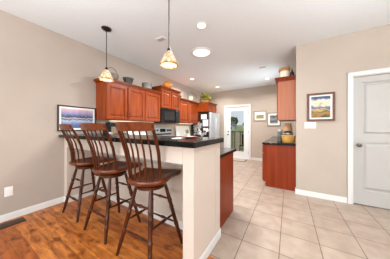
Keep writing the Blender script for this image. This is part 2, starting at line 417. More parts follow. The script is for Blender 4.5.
# baseboards
def bb(name, *boxes):
    b = MB()
    for x0, x1, y0, y1 in boxes:
        b.box(x0, x1, y0, y1, 0, .075)
        cx, cy = .004 * (x1 - x0 < .05), .004 * (y1 - y0 < .05)
        b.box(x0 + cx, x1 - cx, y0 + cy, y1 - cy, .075, .09)
    return struct(b.build(name, 'trim'))
bb('baseboard_left', (XL, XL + .014, YB, 1.08), (XL, XL + .10, 1.066, 1.08), (XL + .10, XL + .114, 1.08, 1.52))
bb('baseboard_half', (XL + .114, PE - .11, 1.506, 1.52), (PE, PE + .014, 1.066, 1.648), (PE - .11, PE + .014, 1.066, 1.08), (PE - .124, PE - .11, 1.08, 1.506))
bb('baseboard_right', (.106, DX0 - .065, DW - .014, DW), (DX1 + .065, XR, DW - .014, DW), (.106, .12, DW, DW + .10))
bb('baseboard_far', (GX1 + .085, .15, YF - .014, YF), (-2.40, GX0 - .085, YF - .014, YF))
bb('baseboard_rear', (XL, XR, YB, YB + .014)); bb('baseboard_side', (XR - .014, XR, YB, DW))

# white panel door on the right
def casing(b, x0, x1, zt, yf, wd, t=.018):
    for k, (o_, tt) in enumerate(((0, t), (.012, t + .006))):
        pass
    b.box(x0 - wd, x0, yf - t, yf, 0, zt + wd, .004).box(x1, x1 + wd, yf - t, yf, 0, zt + wd, .004).box(x0, x1, yf - t, yf, zt, zt + wd, .004)
    b.box(x0 - wd, x0 - wd + .018, yf - t - .007, yf, 0, zt + wd, .003).box(x1 + wd - .018, x1 + wd, yf - t - .007, yf, 0, zt + wd, .003).box(x0 - wd, x1 + wd, yf - t - .007, yf, zt + wd - .018, zt + wd, .003)
    return b
b = casing(MB(), DX0, DX1, DZ, DW, .06)
b.box(DX0 - .0, DX0 + .012, DW, DW + .11, 0, DZ).box(DX1 - .012, DX1, DW, DW + .11, 0, DZ).box(DX0, DX1, DW, DW + .11, DZ - .012, DZ)
struct(b.build('trim_1', 'trim'), 'white casing around the white panel door', 'door trim')
def panel_face(b, x0, x1, z0, z1, y, d, mold=.02):
    """raised panel in a recess on a face looking to -Y; the face plane is y"""
    b.poly([(x0, y + d, z0), (x1, y + d, z0), (x1, y + d, z1), (x0, y + d, z1)], (0, .002, 0))
    m_ = mold
    vs = [(x0 + m_ * 1.4, y + d, z0 + m_ * 1.4), (x1 - m_ * 1.4, y + d, z0 + m_ * 1.4), (x1 - m_ * 1.4, y + d, z1 - m_ * 1.4), (x0 + m_ * 1.4, y + d, z1 - m_ * 1.4)]
    ws = [(x0 + m_ * 2.6, y + .002, z0 + m_ * 2.6), (x1 - m_ * 2.6, y + .002, z0 + m_ * 2.6), (x1 - m_ * 2.6, y + .002, z1 - m_ * 2.6), (x0 + m_ * 2.6, y + .002, z1 - m_ * 2.6)]
    V = [b.bm.verts.new(p) for p in vs]; W = [b.bm.verts.new(p) for p in ws]
    b.bm.faces.new(W)
    for i in range(4): b.bm.faces.new((V[i], V[(i + 1) % 4], W[(i + 1) % 4], W[i]))
def rail_frame(b, x0, x1, z0, z1, holes, y, t):
    """frame of stiles and rails round the holes (x0,x1,z0,z1)"""
    hx0, hx1 = holes[0][0], holes[0][1]
    b.box(x0, hx0, y, y + t, z0, z1).box(hx1, x1, y, y + t, z0, z1)
    zs = [z0]
    for h in holes: zs += [h[2], h[3]]
    zs.append(z1)
    for i in range(0, len(zs), 2): b.box(hx0, hx1, y, y + t, zs[i], zs[i + 1])
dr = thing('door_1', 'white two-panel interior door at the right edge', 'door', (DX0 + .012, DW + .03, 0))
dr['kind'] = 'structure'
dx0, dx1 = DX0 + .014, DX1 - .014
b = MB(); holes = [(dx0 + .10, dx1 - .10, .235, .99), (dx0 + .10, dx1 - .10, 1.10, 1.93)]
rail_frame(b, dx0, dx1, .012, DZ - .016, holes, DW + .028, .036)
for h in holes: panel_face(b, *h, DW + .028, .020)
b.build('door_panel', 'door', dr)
b = MB().lathe([(.026, 0), (.026, .008), (.012, .012), (.012, .04), (.026, .05), (.029, .062), (.022, .074), (.004, .078)], (0, 0, 0), 20, 'Y')
for v in b.bm.verts: v.co = Vector((dx0 + .06 + v.co.x, DW + .028 - v.co.y, .945 + v.co.z))
k = b.build('door_knob', 'nickel', dr, True); k['label'] = 'satin nickel round knob'

# glass exterior door at the far end
b = casing(MB(), GX0, GX1, GZ, YF, .075)
b.box(GX0, GX0 + .02, YF, YF + .12, 0, GZ).box(GX1 - .02, GX1, YF, YF + .12, 0, GZ).box(GX0, GX1, YF, YF + .12, GZ - .02, GZ)
b.box(GX0, GX1, YF - .02, YF + .12, 0, .018)
struct(b.build('trim_2', 'trim'), 'white casing around the glass exterior door', 'door trim')
gd = thing('door_2', 'white exterior door with tall glass pane at the kitchen end', 'door', (GX0 + .02, YF + .04, 0)); gd['kind'] = 'structure'
gx0, gx1 = GX0 + .022, GX1 - .022; hx0, hx1, hz0, hz1 = gx0 + .16, gx1 - .16, .27, 1.90
b = MB(); rail_frame(b, gx0, gx1, .02, GZ - .022, [(hx0, hx1, hz0, hz1)], YF + .03, .045)
b.box(hx0 - .03, hx0 + .012, YF + .02, YF + .03, hz0 - .03, hz1 + .03, .003).box(hx1 - .012, hx1 + .03, YF + .02, YF + .03, hz0 - .03, hz1 + .03, .003)
b.box(hx0 + .012, hx1 - .012, YF + .02, YF + .03, hz0 - .03, hz0 + .012, .003).box(hx0 + .012, hx1 - .012, YF + .02, YF + .03, hz1 - .012, hz1 + .03, .003)
b.build('door_panel', 'door_far', gd)
MB().box(hx0 + .001, hx1 - .001, YF + .048, YF + .054, hz0 + .001, hz1 - .001).build('glass_pane', 'glass', gd)
for z, nm in ((1.06, 'deadbolt'), (.94, 'door_knob')):
    b = MB().lathe([(.028, 0), (.028, .01), (.012, .014), (.014, .04), (.026, .048), (.024, .064), (.004, .068)] if nm == 'door_knob' else [(.028, 0), (.028, .012), (.02, .022), (.004, .023)], (0, 0, 0), 16, 'Y')
    for v in b.bm.verts: v.co = Vector((gx0 + .07 + v.co.x, YF + .03 - v.co.y, z + v.co.z))
    b.build(nm, 'bronze', gd, True)
for z in (.25, 1.05, 1.82):
    MB().lathe([(.008, -.05), (.008, .05)], (gx1 - .004, YF + .024, z), 10).build('hinge', 'nickel', gd)

# ------------------------------------------------------------------ counters
b = MB().box(XL + .002, -.61, 1.005, 1.635, 1.061, 1.11, .008)
bar = tag(b.build('bar_counter', 'granite', at=(-1.9, 1.32, 1.061)), 'long raised black granite breakfast bar on the cream half wall', 'counter')
b = MB().box(-2.53, -.66, 1.65, 2.29, .872, .91, .006)
tag(b.build('kitchen_counter', 'granite', at=(-1.6, 1.97, .872)), 'lower black granite counter behind the breakfast bar', 'counter')
b = MB().box(XL + .002, -2.53, 1.65, 2.965, .872, .91, .006)
tag(b.build('kitchen_counter', 'granite', at=(-2.86, 2.3, .872)), 'black granite counter on the left wall before the range', 'counter')
b = MB().box(XL + .002, -2.53, 3.735, 4.93, .872, .91, .006)
tag(b.build('kitchen_counter', 'granite', at=(-2.86, 4.3, .872)), 'black granite counter between range and refrigerator', 'counter')
struct(MB().box(XL, XL + .008, 1.66, 4.94, .91, 1.37).build('trim_3', 'backsplash'), 'beige tile backsplash under the wall cabinets', 'backsplash')
b = MB().box(-.475, .148, 3.51, 6.14, .872, .91, .006)
# counter stays clear of the wall end
tag(b.build('coffee_counter', 'granite', at=(-.15, 4.8, .872)), 'black granite counter with basket, right of the glass door', 'counter')

# ------------------------------------------------------------------ cabinets
def cab_door(y0, y1, z0, z1, X, t, root, knob=None, sgn=1):
    """frame-and-panel cabinet door on a front looking to +X (sgn 1) or -X"""
    st = .055
    b = MB(); xa, xb = (X, X + t) if sgn > 0 else (X - t, X)
    bv = .003
    b.box(xa, xb, y0, y0 + st, z0, z1, bv).box(xa, xb, y1 - st, y1, z0, z1, bv)
    b.box(xa, xb, y0 + st, y1 - st, z0, z0 + st, bv).box(xa, xb, y0 + st, y1 - st, z1 - st, z1, bv)
    d = b.build('door', 'cherry', root)
    pb = MB()
    q0, q1, r0, r1 = y0 + st, y1 - st, z0 + st, z1 - st
    lo = X + sgn * t * .25; hi = X + sgn * t * .85
    m1, m2 = .012, .04
    if q1 - q0 > .09 and r1 - r0 > .09:
        rings = []
        for mm, xx in ((0, lo), (m1, lo), (m2, hi)):
            rings.append([pb.bm.verts.new((xx, yy, zz)) for yy, zz in ((q0 + mm, r0 + mm), (q1 - mm, r0 + mm), (q1 - mm, r1 - mm), (q0 + mm, r1 - mm))])
        for a, c in zip(rings[:-1], rings[1:]):
            for i in range(4): pb.bm.faces.new((a[i], a[(i + 1) % 4], c[(i + 1) % 4], c[i]))
        pb.bm.faces.new(rings[-1])
    else:
        pb.box(min(lo, hi), max(lo, hi), q0, q1, r0, r1)
    pb.build('raised_panel', 'cherry', d)
    if knob:
        ky, kz = knob; x = X + sgn * t
        b = MB().tube([(x - sgn * .002, ky, kz - .045), (x + sgn * .024, ky, kz - .04), (x + sgn * .026, ky, kz), (x + sgn * .024, ky, kz + .04), (x - sgn * .002, ky, kz + .045)], .005, 8)
        b.build('handle', 'bronze', d, True)
    return d

def crown(root, x0, x1, y0, y1, z0, z1, out=.05, left=True, right=True, m='cherry_y'):
    """crown moulding: stepped ring flaring out over front (+X), and the ends asked for"""
    b = MB(); n = 5
    for i in range(n):
        f0, f1 = i / n, (i + 1) / n
        o = out * (f1 ** 1.3)
        b.box(x0, x1 + o, y0 - (o if left else 0), y1 + (o if right else 0), z0 + (z1 - z0) * f0, z0 + (z1 - z0) * f1 + .0004)
    return b.build('crown_moulding', m, root)

UZ0, UZ1 = 1.37, 2.07
UG = 'cherry wall cabinets along the left wall'
def upper(label, y0, y1, X, z0, z1, ndoor, handles, left, right, cz=.06):
    r = thing('wall_cabinet', label, 'cabinet', (XL, (y0 + y1) / 2, z0), UG)
    b = MB().box(XL + .001, X - .02, y0 + .0005, y1 - .0005, z0, z1)
    b.build('carcass', 'cherry', r)
    ys = [y0 + (y1 - y0) * i / ndoor for i in range(ndoor + 1)]
    for i in range(ndoor):
        hs = handles[i]
        kn = None
        if hs: kn = ((ys[i] + .03) if hs == 'l' else (ys[i + 1] - .03), z0 + .11)
        cab_door(ys[i] + .012, ys[i + 1] - .012, z0 + .012, z1 - .02, X - .02, .02, r, kn)
    crown(r, XL + .001, X - .02, y0 + .0005, y1 - .0005, z1, z1 + cz, .055, left, right)
    return r
upper('two-door cherry wall cabinet behind the stools, nearest the framed harbour print', 1.571, 2.465, -2.83, UZ0, UZ1, 2, ['r', 'l'], True, False)
upper('single-door cherry wall cabinet just left of the microwave', 2.465, 2.97, -2.83, UZ0, UZ1, 1, [None], False, False)
upper('short raised cherry wall cabinet directly above the black microwave', 2.97, 3.735, -2.79, 1.735, 2.235, 2, [None, None], True, True)
upper('narrow single-door cherry wall cabinet just right of the microwave', 3.735, 4.30, -2.83, UZ0, UZ1, 1, [None], False, False)
upper('single-door cherry wall cabinet between the narrow cabinet and refrigerator', 4.30, 4.945, -2.83, UZ0, UZ1, 1, [None], False, False)
upper('short cherry cabinet above the refrigerator', 4.945, 5.68, -2.43, 1.80, 2.07, 2, [None, None], False, True)
# warm strip lights under the wall cabinets
for i, (ya, yb, lab) in enumerate(((1.75, 2.85, 'warm strip light under the cabinets left of the microwave'), (3.85, 4.75, 'warm strip light under the cabinets right of the microwave'))):
    t = thing('strip_light', lab, 'light', (-3.0, (ya + yb) / 2, UZ0 - .022))
    MB().box(-3.06, -2.94, ya, yb, UZ0 - .012, UZ0 - .0005).build('housing', 'white', t)
    MB().box(-3.05, -2.95, ya + .01, yb - .01, UZ0 - .02, UZ0 - .012).build('diffuser', 'undercab', t)

def base_cab(label, x0, x1, y0, y1, sgn, ndoor, group):
    """base cabinet; doors on the +X (sgn 1) or -X (sgn -1) front"""
    r = thing('base_cabinet', label, 'cabinet', ((x0 + x1) / 2, (y0 + y1) / 2, 0), group)
    kx0, kx1 = (x0, x1 - .06) if sgn > 0 else (x0 + .045, x1)
    MB().box(kx0, kx1, y0 + .0005, y1 - .0005, 0, .10).build('toe_kick', 'cherry_end', r)
    MB().box(x0, x1, y0 + .0005, y1 - .0005, .10, .871).build('carcass', 'cherry_end', r)
    X = x1 if sgn > 0 else x0
    for i in range(ndoor):
        a = y0 + (y1 - y0) * i / ndoor; c = y0 + (y1 - y0) * (i + 1) / ndoor
        cab_door(a + .01, c - .01, .12, .68, X, .02, r, ((a + c) / 2, .62), sgn)
        b = MB(); xa, xb = (X, X + .02) if sgn > 0 else (X - .02, X)
        b.box(xa, xb, a + .01, c - .01, .70, .86, .004); d = b.build('drawer', 'cherry_y', r)
        kx = X + sgn * .02
        MB().tube([(kx - sgn * .002, (a + c) / 2 - .05, .78), (kx + sgn * .025, (a + c) / 2 - .04, .78), (kx + sgn * .025, (a + c) / 2 + .04, .78), (kx - sgn * .002, (a + c) / 2 + .05, .78)], .005, 8).build('handle', 'bronze', d, True)
    return r
base_cab('cherry base cabinet under the counter left of the range', XL + .002, -2.56, 2.30, 2.963, 1, 1, 'base cabinets along the left wall')
base_cab('cherry base cabinet under the counter beside the refrigerator', XL + .002, -2.56, 3.737, 4.93, 1, 2, 'base cabinets along the left wall')
# cabinet behind the half wall: plain end panel towards the passage
r = thing('base_cabinet', 'cherry base cabinet behind the half wall, plain end facing the passage', 'cabinet', (-1.6, 1.95, 0))
MB().box(-3.17, -.72, 1.65, 2.20, 0, .10).build('toe_kick', 'cherry_end', r)
MB().box(-3.17, -.715, 1.65, 2.255, .10, .871).build('carcass', 'cherry', r)
MB().box(-.715, -.70, 1.65, 2.26, .0, .871, .002).build('end_panel', 'cherry_end', r)
for i in range(3):
    x0 = -2.45 + i * .57
    b = MB().box(x0, x0 + .55, 2.255, 2.275, .12, .86, .004); d = b.build('door', 'cherry', r)
# right-hand row
base_cab('cherry base cabinet with broad end panel beside the beige wall corner', -.455, .145, 3.535, 4.40, -1, 1, 'base cabinets of the coffee counter')
base_cab('cherry base cabinet in the middle of the coffee counter', -.455, .145, 4.40, 5.26, -1, 1, 'base cabinets of the coffee counter')
base_cab('cherry base cabinet of the coffee counter nearest the glass door', -.455, .145, 5.26, 6.12, -1, 1, 'base cabinets of the coffee counter')
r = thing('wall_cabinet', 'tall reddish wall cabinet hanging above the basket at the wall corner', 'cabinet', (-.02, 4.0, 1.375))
MB().box(-.18, .148, 3.54, 4.45, 1.375, 2.14).build('carcass', 'cherry_sheen', r)
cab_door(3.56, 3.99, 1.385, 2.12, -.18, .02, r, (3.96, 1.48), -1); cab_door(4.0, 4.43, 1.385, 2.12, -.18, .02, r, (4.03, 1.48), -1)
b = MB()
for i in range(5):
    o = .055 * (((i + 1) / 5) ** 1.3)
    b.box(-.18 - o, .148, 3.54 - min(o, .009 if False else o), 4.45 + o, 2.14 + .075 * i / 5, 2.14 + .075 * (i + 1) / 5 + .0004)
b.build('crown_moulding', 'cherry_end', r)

# ------------------------------------------------------------------ appliances
r = thing('microwave', 'black over-the-range microwave under the raised cabinet', 'microwave', (-2.98, 3.35, 1.34))
MB().box(XL + .001, -2.80, 2.972, 3.733, 1.345, 1.733, .004).build('body', 'black', r)
MB().box(-2.80, -2.772, 2.98, 3.555, 1.36, 1.725, .006).build('door', 'blackglass', r)
d = bpy.data.objects['door'] if False else r.children[-1]
MB().box(-2.772, -2.770, 3.06, 3.47, 1.43, 1.655).build('window', 'window_glass_grey', d)
MB().tube([(-2.772, 3.525, 1.40), (-2.745, 3.525, 1.42), (-2.745, 3.525, 1.67), (-2.772, 3.525, 1.69)], .009, 8).build('handle', 'black', d, True)
MB().box(-2.80, -2.776, 3.56, 3.728, 1.36, 1.725, .004).build('control_panel', 'black', r)
MB().box(-2.776, -2.774, 3.58, 3.71, 1.65, 1.70).build('display', 'window_glass_grey', r)

r = thing('range', 'stainless steel range with black knobs under the microwave', 'stove', (-2.86, 3.35, 0))
MB().box(XL + .01, -2.56, 2.97, 3.73, .06, .90, .003).build('body', 'steel', r)
MB().box(XL + .02, -2.60, 2.99, 3.71, 0, .06).build('plinth', 'black', r)
MB().box(XL + .01, -2.54, 2.968, 3.732, .90, .918, .004).build('cooktop', 'blackglass', r)
MB().box(-2.56, -2.535, 2.98, 3.72, .22, .80, .006).build('oven_door', 'steel', r)
od = r.children[-1]
MB().box(-2.535, -2.533, 3.08, 3.62, .35, .66).build('window', 'blackglass', od)
MB().tube([(-2.535, 3.03, .74), (-2.49, 3.03, .745), (-2.49, 3.67, .745), (-2.535, 3.67, .74)], .011, 8).build('handle', 'steel', od, True)
bg = MB().box(XL + .01, XL + .075, 2.975, 3.725, .918, 1.225, .008).build('control_panel', 'steel', r)
MB().box(XL + .075, XL + .078, 3.24, 3.46, 1.10, 1.19).build('display', 'blackglass', bg)
MB().box(XL + .075, XL + .079, 2.98, 3.72, 1.015, 1.055).build('trim_strip', 'black', bg)
for y in (3.03, 3.13, 3.54, 3.62, 3.69):
    MB().lathe([(.028, 0), (.026, .02), (.02, .024), (.002, .025)], (XL + .075, y, 1.145), 14, 'X').build('knob', 'black', bg, True)

r = thing('refrigerator', 'stainless steel refrigerator with black side covered in photos', 'refrigerator', (-2.75, 5.37, 0))
MB().box(XL + .02, -2.42, 4.955, 5.80, .02, 1.765, .004).build('body', 'grey_side', r)
for y0, y1 in ((4.958, 5.30), (5.31, 5.797)):
    d = MB().box(-2.42, -2.345, y0, y1, .10, 1.765, .012).build('door', 'steel', r)
    hy = y1 - .05 if y0 < 5 else y0 + .05
    MB().tube([(-2.347, hy, .62), (-2.30, hy, .65), (-2.295, hy, 1.1), (-2.30, hy, 1.55), (-2.347, hy, 1.58)], .012, 8).build('handle', 'steel', d, True)
MB().box(-2.42, -2.40, 4.96, 5.795, 0, .095).build('base_grille', 'black', r)

# sheets and photos on the black side of the refrigerator (side plane y = 4.955)
def sheet(name, label, cat, x0, x1, z0, z1, m, group=None, k=0):
    o = MB().box(x0, x1, 4.9535, 4.9546, z0, z1).build(name, m, at=((x0 + x1) / 2, 4.9535, z0))
    return tag(o, label, cat, group)
sheet('paper_sheet', 'upper of the two large white sheets on the refrigerator side', 'paper', -2.73, -2.50, 1.53, 1.70, 'paper')
sheet('paper_sheet', 'lower of the two large white sheets on the refrigerator side', 'paper', -2.66, -2.44, 1.27, 1.51, 'paper')
PG = 'photos on the refrigerator side'
for i in range(34):
    x = random.uniform(-3.02, -2.47); z = random.uniform(.98, 1.44)
    if x > -2.72 and z > 1.2: z = random.uniform(.96, 1.18)
    if z > 1.34: x = random.uniform(-2.92, -2.76)
    hw = random.uniform(.035, .065); hh = random.uniform(.045, .07); q = Matrix.Rotation(random.uniform(-.6, .6), 3, 'Y')
    y = 4.9528 - .0007 * i
    b = MB().box(-hw, hw, -.0003, .0003, -hh, hh)
    for v in b.bm.verts: v.co = Vector((x, y, z)) + q @ v.co
    o = b.build('photo_print', ('photo_a', 'photo_b', 'photo_a', 'paper', 'black')[i % 5], at=(x, y, z))
    tag(o, 'one of many small photos crowding the black refrigerator side', 'photo', PG)

# ------------------------------------------------------------------ bar stools
def cat_rom(pts, n=6):
    out = []; m = len(pts)
    for i in range(m):
        p0, p1, p2, p3 = [Vector(pts[(i + k) % m]) for k in (-1, 0, 1, 2)]
        for j in range(n):
            t = j / n
            out.append(.5 * ((2 * p1) + (p2 - p0) * t + (2 * p0 - 5 * p1 + 4 * p2 - p3) * t * t + (3 * p1 - p0 - 3 * p2 + p3) * t ** 3))
    return out
SZ = .745
def make_stool(label):
    r = thing('bar_stool', label, 'stool', (0, 0, 0), 'wooden bar stools at the breakfast bar')
    spin = []
    for sx in (-1, 1):
        for sy in (-1, 1):
            f = Vector((sx * .222, sy * .222, 0)); t = Vector((sx * .095, sy * .095, .66))
            prof = [(0, .013), (.04, .0145), (.12, .0165), (.20, .019), (.215, .0225), (.23, .019), (.26, .018), (.33, .0215), (.345, .0245), (.36, .0205), (.40, .0185), (.60, .0205), (.615, .0245), (.63, .0195), (.66, .0175), (.70, .0215), (.715, .0245), (.73, .020), (.85, .018), (1, .014)]
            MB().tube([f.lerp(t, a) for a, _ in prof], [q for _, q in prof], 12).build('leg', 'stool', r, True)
    def at(sx, sy, z):
        f = z / .66
        return Vector((sx * (.222 + (.095 - .222) * f), sy * (.222 + (.095 - .222) * f), z))
    def stretch(p, q):
        fr = (0, .08, .2, .42, .46, .5, .54, .58, .8, .92, 1); ra = (.007, .008, .010, .012, .0155, .0165, .0155, .012, .010, .008, .007)
        MB().tube([p.lerp(q, a) for a in fr], ra, 10).build('stretcher', 'stool', r, True)
    for sy in (-1, 1):
        for z in (.235, .485): stretch(at(-1, sy, z), at(1, sy, z))
    for sx in (-1, 1):
        for z in (.16, .325) if False else (.325,): stretch(at(sx, -1, z), at(sx, 1, z))
    MB().lathe([(.05, .632), (.135, .634), (.150, .645), (.150, .668), (.140, .676), (.05, .677)], (0, 0, 0), 32).build('swivel_base', 'stool', r, True)
    MB().lathe([(.10, .6765), (.10, .692)], (0, 0, 0), 24).build('swivel_plate', 'black', r)
    # shield-shaped saddle seat
    half = [(0, -.215), (.085, -.20), (.155, -.155), (.193, -.085), (.198, 0), (.196, .09), (.212, .175), (.235, .235), (.215, .265), (.12, .268)]
    full = half + [(0, .258)] + [(-x, y) for x, y in reversed(half[1:])]
    o2 = [Vector((p.x, p.y)) for p in cat_rom([(x, y, 0) for x, y in full], 4)]
    b = MB(); bm = b.bm
    def ring(sc, z, dish=0):
        rr = []
        for p in o2:
            q = p * sc
            rr.append(bm.verts.new((q.x, q.y, z + dish)))
        return rr
    rings = [ring(.55, .692), ring(.86, .693), ring(.96, .702), ring(1.0, .718), ring(1.0, .732), ring(.975, .743), ring(.92, SZ), ring(.78, SZ - .006), ring(.5, SZ - .014), ring(.2, SZ - .014)]
    for a, c in zip(rings[:-1], rings[1:]):
        for i in range(len(a)): bm.faces.new((a[i], a[(i + 1) % len(a)], c[(i + 1) % len(a)], c[i]))
    bm.faces.new(list(reversed(rings[0]))); bm.faces.new(rings[-1])
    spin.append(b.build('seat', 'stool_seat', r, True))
    # back: two posts, five spindles, crest rail
    def crest(x, z):       # y of the crest's middle line
        return -.262 - .035 * (1 - (x / .18) ** 2) - (z - 1.2) * .28
    for sx in (-1, 1):
        p0 = Vector((sx * .155, -.115, .735)); p3 = Vector((sx * .168, crest(.168, 1.245), 1.245))
        pts = [p0, p0.lerp(p3, .25) + Vector((sx * .004, .026, 0)), p0.lerp(p3, .5) + Vector((sx * .006, .036, 0)), p0.lerp(p3, .78) + Vector((sx * .003, .024, 0)), p3]
        spin.append(MB().tube(pts, [.013, .0155, .0155, .015, .012], 12).build('back_post', 'stool', r, True))
    for k in range(5):
        u = (k - 2) / 2.0
        x0 = u * .106; y0 = -.125 - .062 * (1 - (u * .72) ** 2); x1 = u * .115
        p0 = Vector((x0, y0, .738)); p3 = Vector((x1, crest(x1, 1.205), 1.205))
        spin.append(MB().tube([p0, p0.lerp(p3, .3) + Vector((0, .026, 0)), p0.lerp(p3, .6) + Vector((0, .030, 0)), p3], [.0065, .0088, .0085, .006], 8).build('spindle', 'stool', r, True))
    b = MB(); bm = b.bm; n = 18; secs = []
    for i in range(n + 1):
        x = -.182 + .364 * i / n; u = x / .182
        zt = 1.262 + .006 * (1 - u * u); zb = 1.192 + .006 * u ** 4
        sec = []
        for dz, dy in ((0, -.008), (0, .008), (1, .008), (1, -.008)):
            z = zb + (zt - zb) * dz
            sec.append(bm.verts.new((x, crest(x, z) + dy, z)))
        secs.append(sec)
    for a, c in zip(secs[:-1], secs[1:]):
        for k in range(4): bm.faces.new((a[k], a[(k + 1) % 4], c[(k + 1) % 4], c[k]))
    bm.faces.new(secs[0]); bm.faces.new(list(reversed(secs[-1])))
    bmesh.ops.recalc_face_normals(bm, faces=bm.faces)
    bmesh.ops.bevel(bm, geom=[e for e in bm.edges if len(e.link_faces) == 2 and e.calc_face_angle(0) > .8], offset=.004, segments=2, affect='EDGES')
    spin.append(b.build('crest_rail', 'stool_seat', r, True))
    return r, [o.name for o in spin]
def copy_tree(o, parent=None):
    c = o.copy(); C.objects.link(c); c.parent = parent
    for ch in list(o.children): copy_tree(ch, c)
    return c
SEATPARTS = ('seat', 'back_post', 'spindle', 'crest_rail')
stool, _ = make_stool('nearest, largest-looking dark wooden bar stool with spindle back')
STOOLS = [((-1.185, 1.108), 17, 'nearest of the three dark wooden spindle-back bar stools, beside the half wall end'),
          ((-1.865, 1.126), 12, 'middle of the three dark wooden spindle-back bar stools'),
          ((-2.555, 1.150), 0, 'farthest dark wooden spindle-back bar stool, beside the framed harbour print')]
for i, ((x, y), a, lab) in enumerate(STOOLS):
    o = stool if i == 0 else copy_tree(stool)
    o.location = (x, y, 0); o['label'] = lab
    for ch in o.children:
        if ch.name.split('.')[0] in SEATPARTS: ch.rotation_euler = (0, 0, math.radians(a))

# ------------------------------------------------------------------ pendants and ceiling lights
def pendant(x, y, zb, label):
    r = thing('pendant_lamp', label, 'lamp', (x, y, H), 'pendant lamps over the bar')
    MB().lathe([(.07, H - .001), (.07, H - .008), (.06, H - .02), (.03, H - .03), (.008, H - .034)], (x, y, 0), 24).build('canopy', 'bronze', r, True)
    zt = zb + .16
    MB().tube([(x, y, H - .03), (x, y, zt + .035)], .0055, 10).build('stem', 'bronze', r, True)
    MB().lathe([(.009, zt + .045), (.016, zt + .03), (.022, zt + .022), (.026, zt + .0), (.03, zt - .006)], (x, y, 0), 20).build('socket_cap', 'bronze', r, True)
    prof = [(.026, zt), (.036, zt - .008), (.050, zt - .030), (.064, zt - .065), (.078, zt - .100), (.092, zt - .132), (.099, zt - .150), (.098, zt - .160)]
    b = MB(); n = 40; rings = []
    for rr, z in prof:
        f = (zt - z) / .16
        rings.append([b.bm.verts.new((x + (rr + .004 * f * math.cos(10 * 2 * PI * i / n)) * math.cos(2 * PI * i / n), y + (rr + .004 * f * math.cos(10 * 2 * PI * i / n)) * math.sin(2 * PI * i / n), z)) for i in range(n)])
    for a, c in zip(rings[:-1], rings[1:]):
        for i in range(n): b.bm.faces.new((a[i], a[(i + 1) % n], c[(i + 1) % n], c[i]))
    sh = b.build('lamp_shade', M['shade'], r, True, at=(x, y, zt)); sh.parent = r; sh.location = (0, 0, zt - H)
    md = sh.modifiers.new('thickness', 'SOLIDIFY'); md.thickness = .004; md.offset = -1
    MB().lathe([(.004, zt - .01), (.014, zt - .02), (.014, zt - .04), (.027, zt - .07), (.028, zt - .085), (.018, zt - .104), (.002, zt - .11)], (x, y, 0), 16).build('bulb', 'bulb', r, True)
    l = bpy.data.lights.new('pendant_bulb_light', 'POINT'); l.energy = 1.8; l.color = (1, .975, .93); l.shadow_soft_size = .03
    o = bpy.data.objects.new('pendant_bulb_light', l); C.objects.link(o); o.location = (x, y, zt - .135)
pendant(-2.388, 1.333, 1.945, 'glass pendant lamp farther away, in front of the cherry cabinets')
pendant(-1.149, 1.339, 1.915, 'glass pendant lamp nearer the camera, hanging from the top edge')

def downlight(x, y, label, r=.062):
    t = thing('recessed_light', label, 'light', (x, y, H), 'recessed ceiling downlights')
    MB().lathe([(r + .022, H - .0005), (r + .022, H - .005), (r + .004, H - .009), (r, H - .004)], (x, y, 0), 28, cap=False).build('trim_ring', 'white', t, True)
    MB().lathe([(r, H - .0005), (r, H - .004)], (x, y, 0), 28).build('lens', 'can_glow', t)
    l = bpy.data.lights.new('downlight', 'AREA'); l.shape = 'DISK'; l.size = .13; l.energy = 21; l.color = (1, .97, .92); l.spread = math.radians(150)
    o = bpy.data.objects.new('downlight', l); C.objects.link(o); o.location = (x, y, H - .014)
downlight(-1.108, 2.024, 'recessed downlight nearest the near pendant lamp')
downlight(-2.579, 4.094, 'recessed downlight between the round light tube and the left cabinets')
downlight(-2.27, 5.391, 'recessed downlight in front of the refrigerator cabinet')
downlight(-.561, 5.254, 'recessed downlight beside the right wall cabinet')
t = thing('light_tube', 'large round glowing ceiling light tube with white rim', 'light', (-1.506, 2.751, H))
MB().lathe([(.215, H - .0005), (.215, H - .008), (.20, H - .016), (.175, H - .012), (.172, H - .006)], (-1.506, 2.751, 0), 40, cap=False).build('trim_ring', 'white', t, True)
MB().lathe([(.174, H - .0005), (.174, H - .006), (.12, H - .014), (.02, H - .018)], (-1.506, 2.751, 0), 40).build('diffuser', 'tube_glow', t, True)
l = bpy.data.lights.new('tube_daylight', 'AREA'); l.shape = 'DISK'; l.size = .34; l.energy = 62; l.color = (.95, .985, 1)
o = bpy.data.objects.new('tube_daylight', l); C.objects.link(o); o.location = (-1.506, 2.751, H - .022)
def ceiling_vent(x, y, a, c, label):
    t = thing('ceiling_vent', label, 'vent', (x, y, H))
    MB().box(x - a, x + a, y - c, y + c, H - .008, H - .0005, .002).build('frame', 'white', t)
    for k in range(5):
        yy = y - c + .02 + k * (2 * c - .04) / 4
        MB().box(x - a + .015, x + a - .015, yy - .004, yy + .004, H - .013, H - .008).build('slat', 'vent_grey', t)
ceiling_vent(-1.871, 1.973, .085, .05, 'small ceiling vent beside the near pendant lamp')
ceiling_vent(-.557, 4.197, .09, .055, 'small ceiling vent above the right wall cabinet')

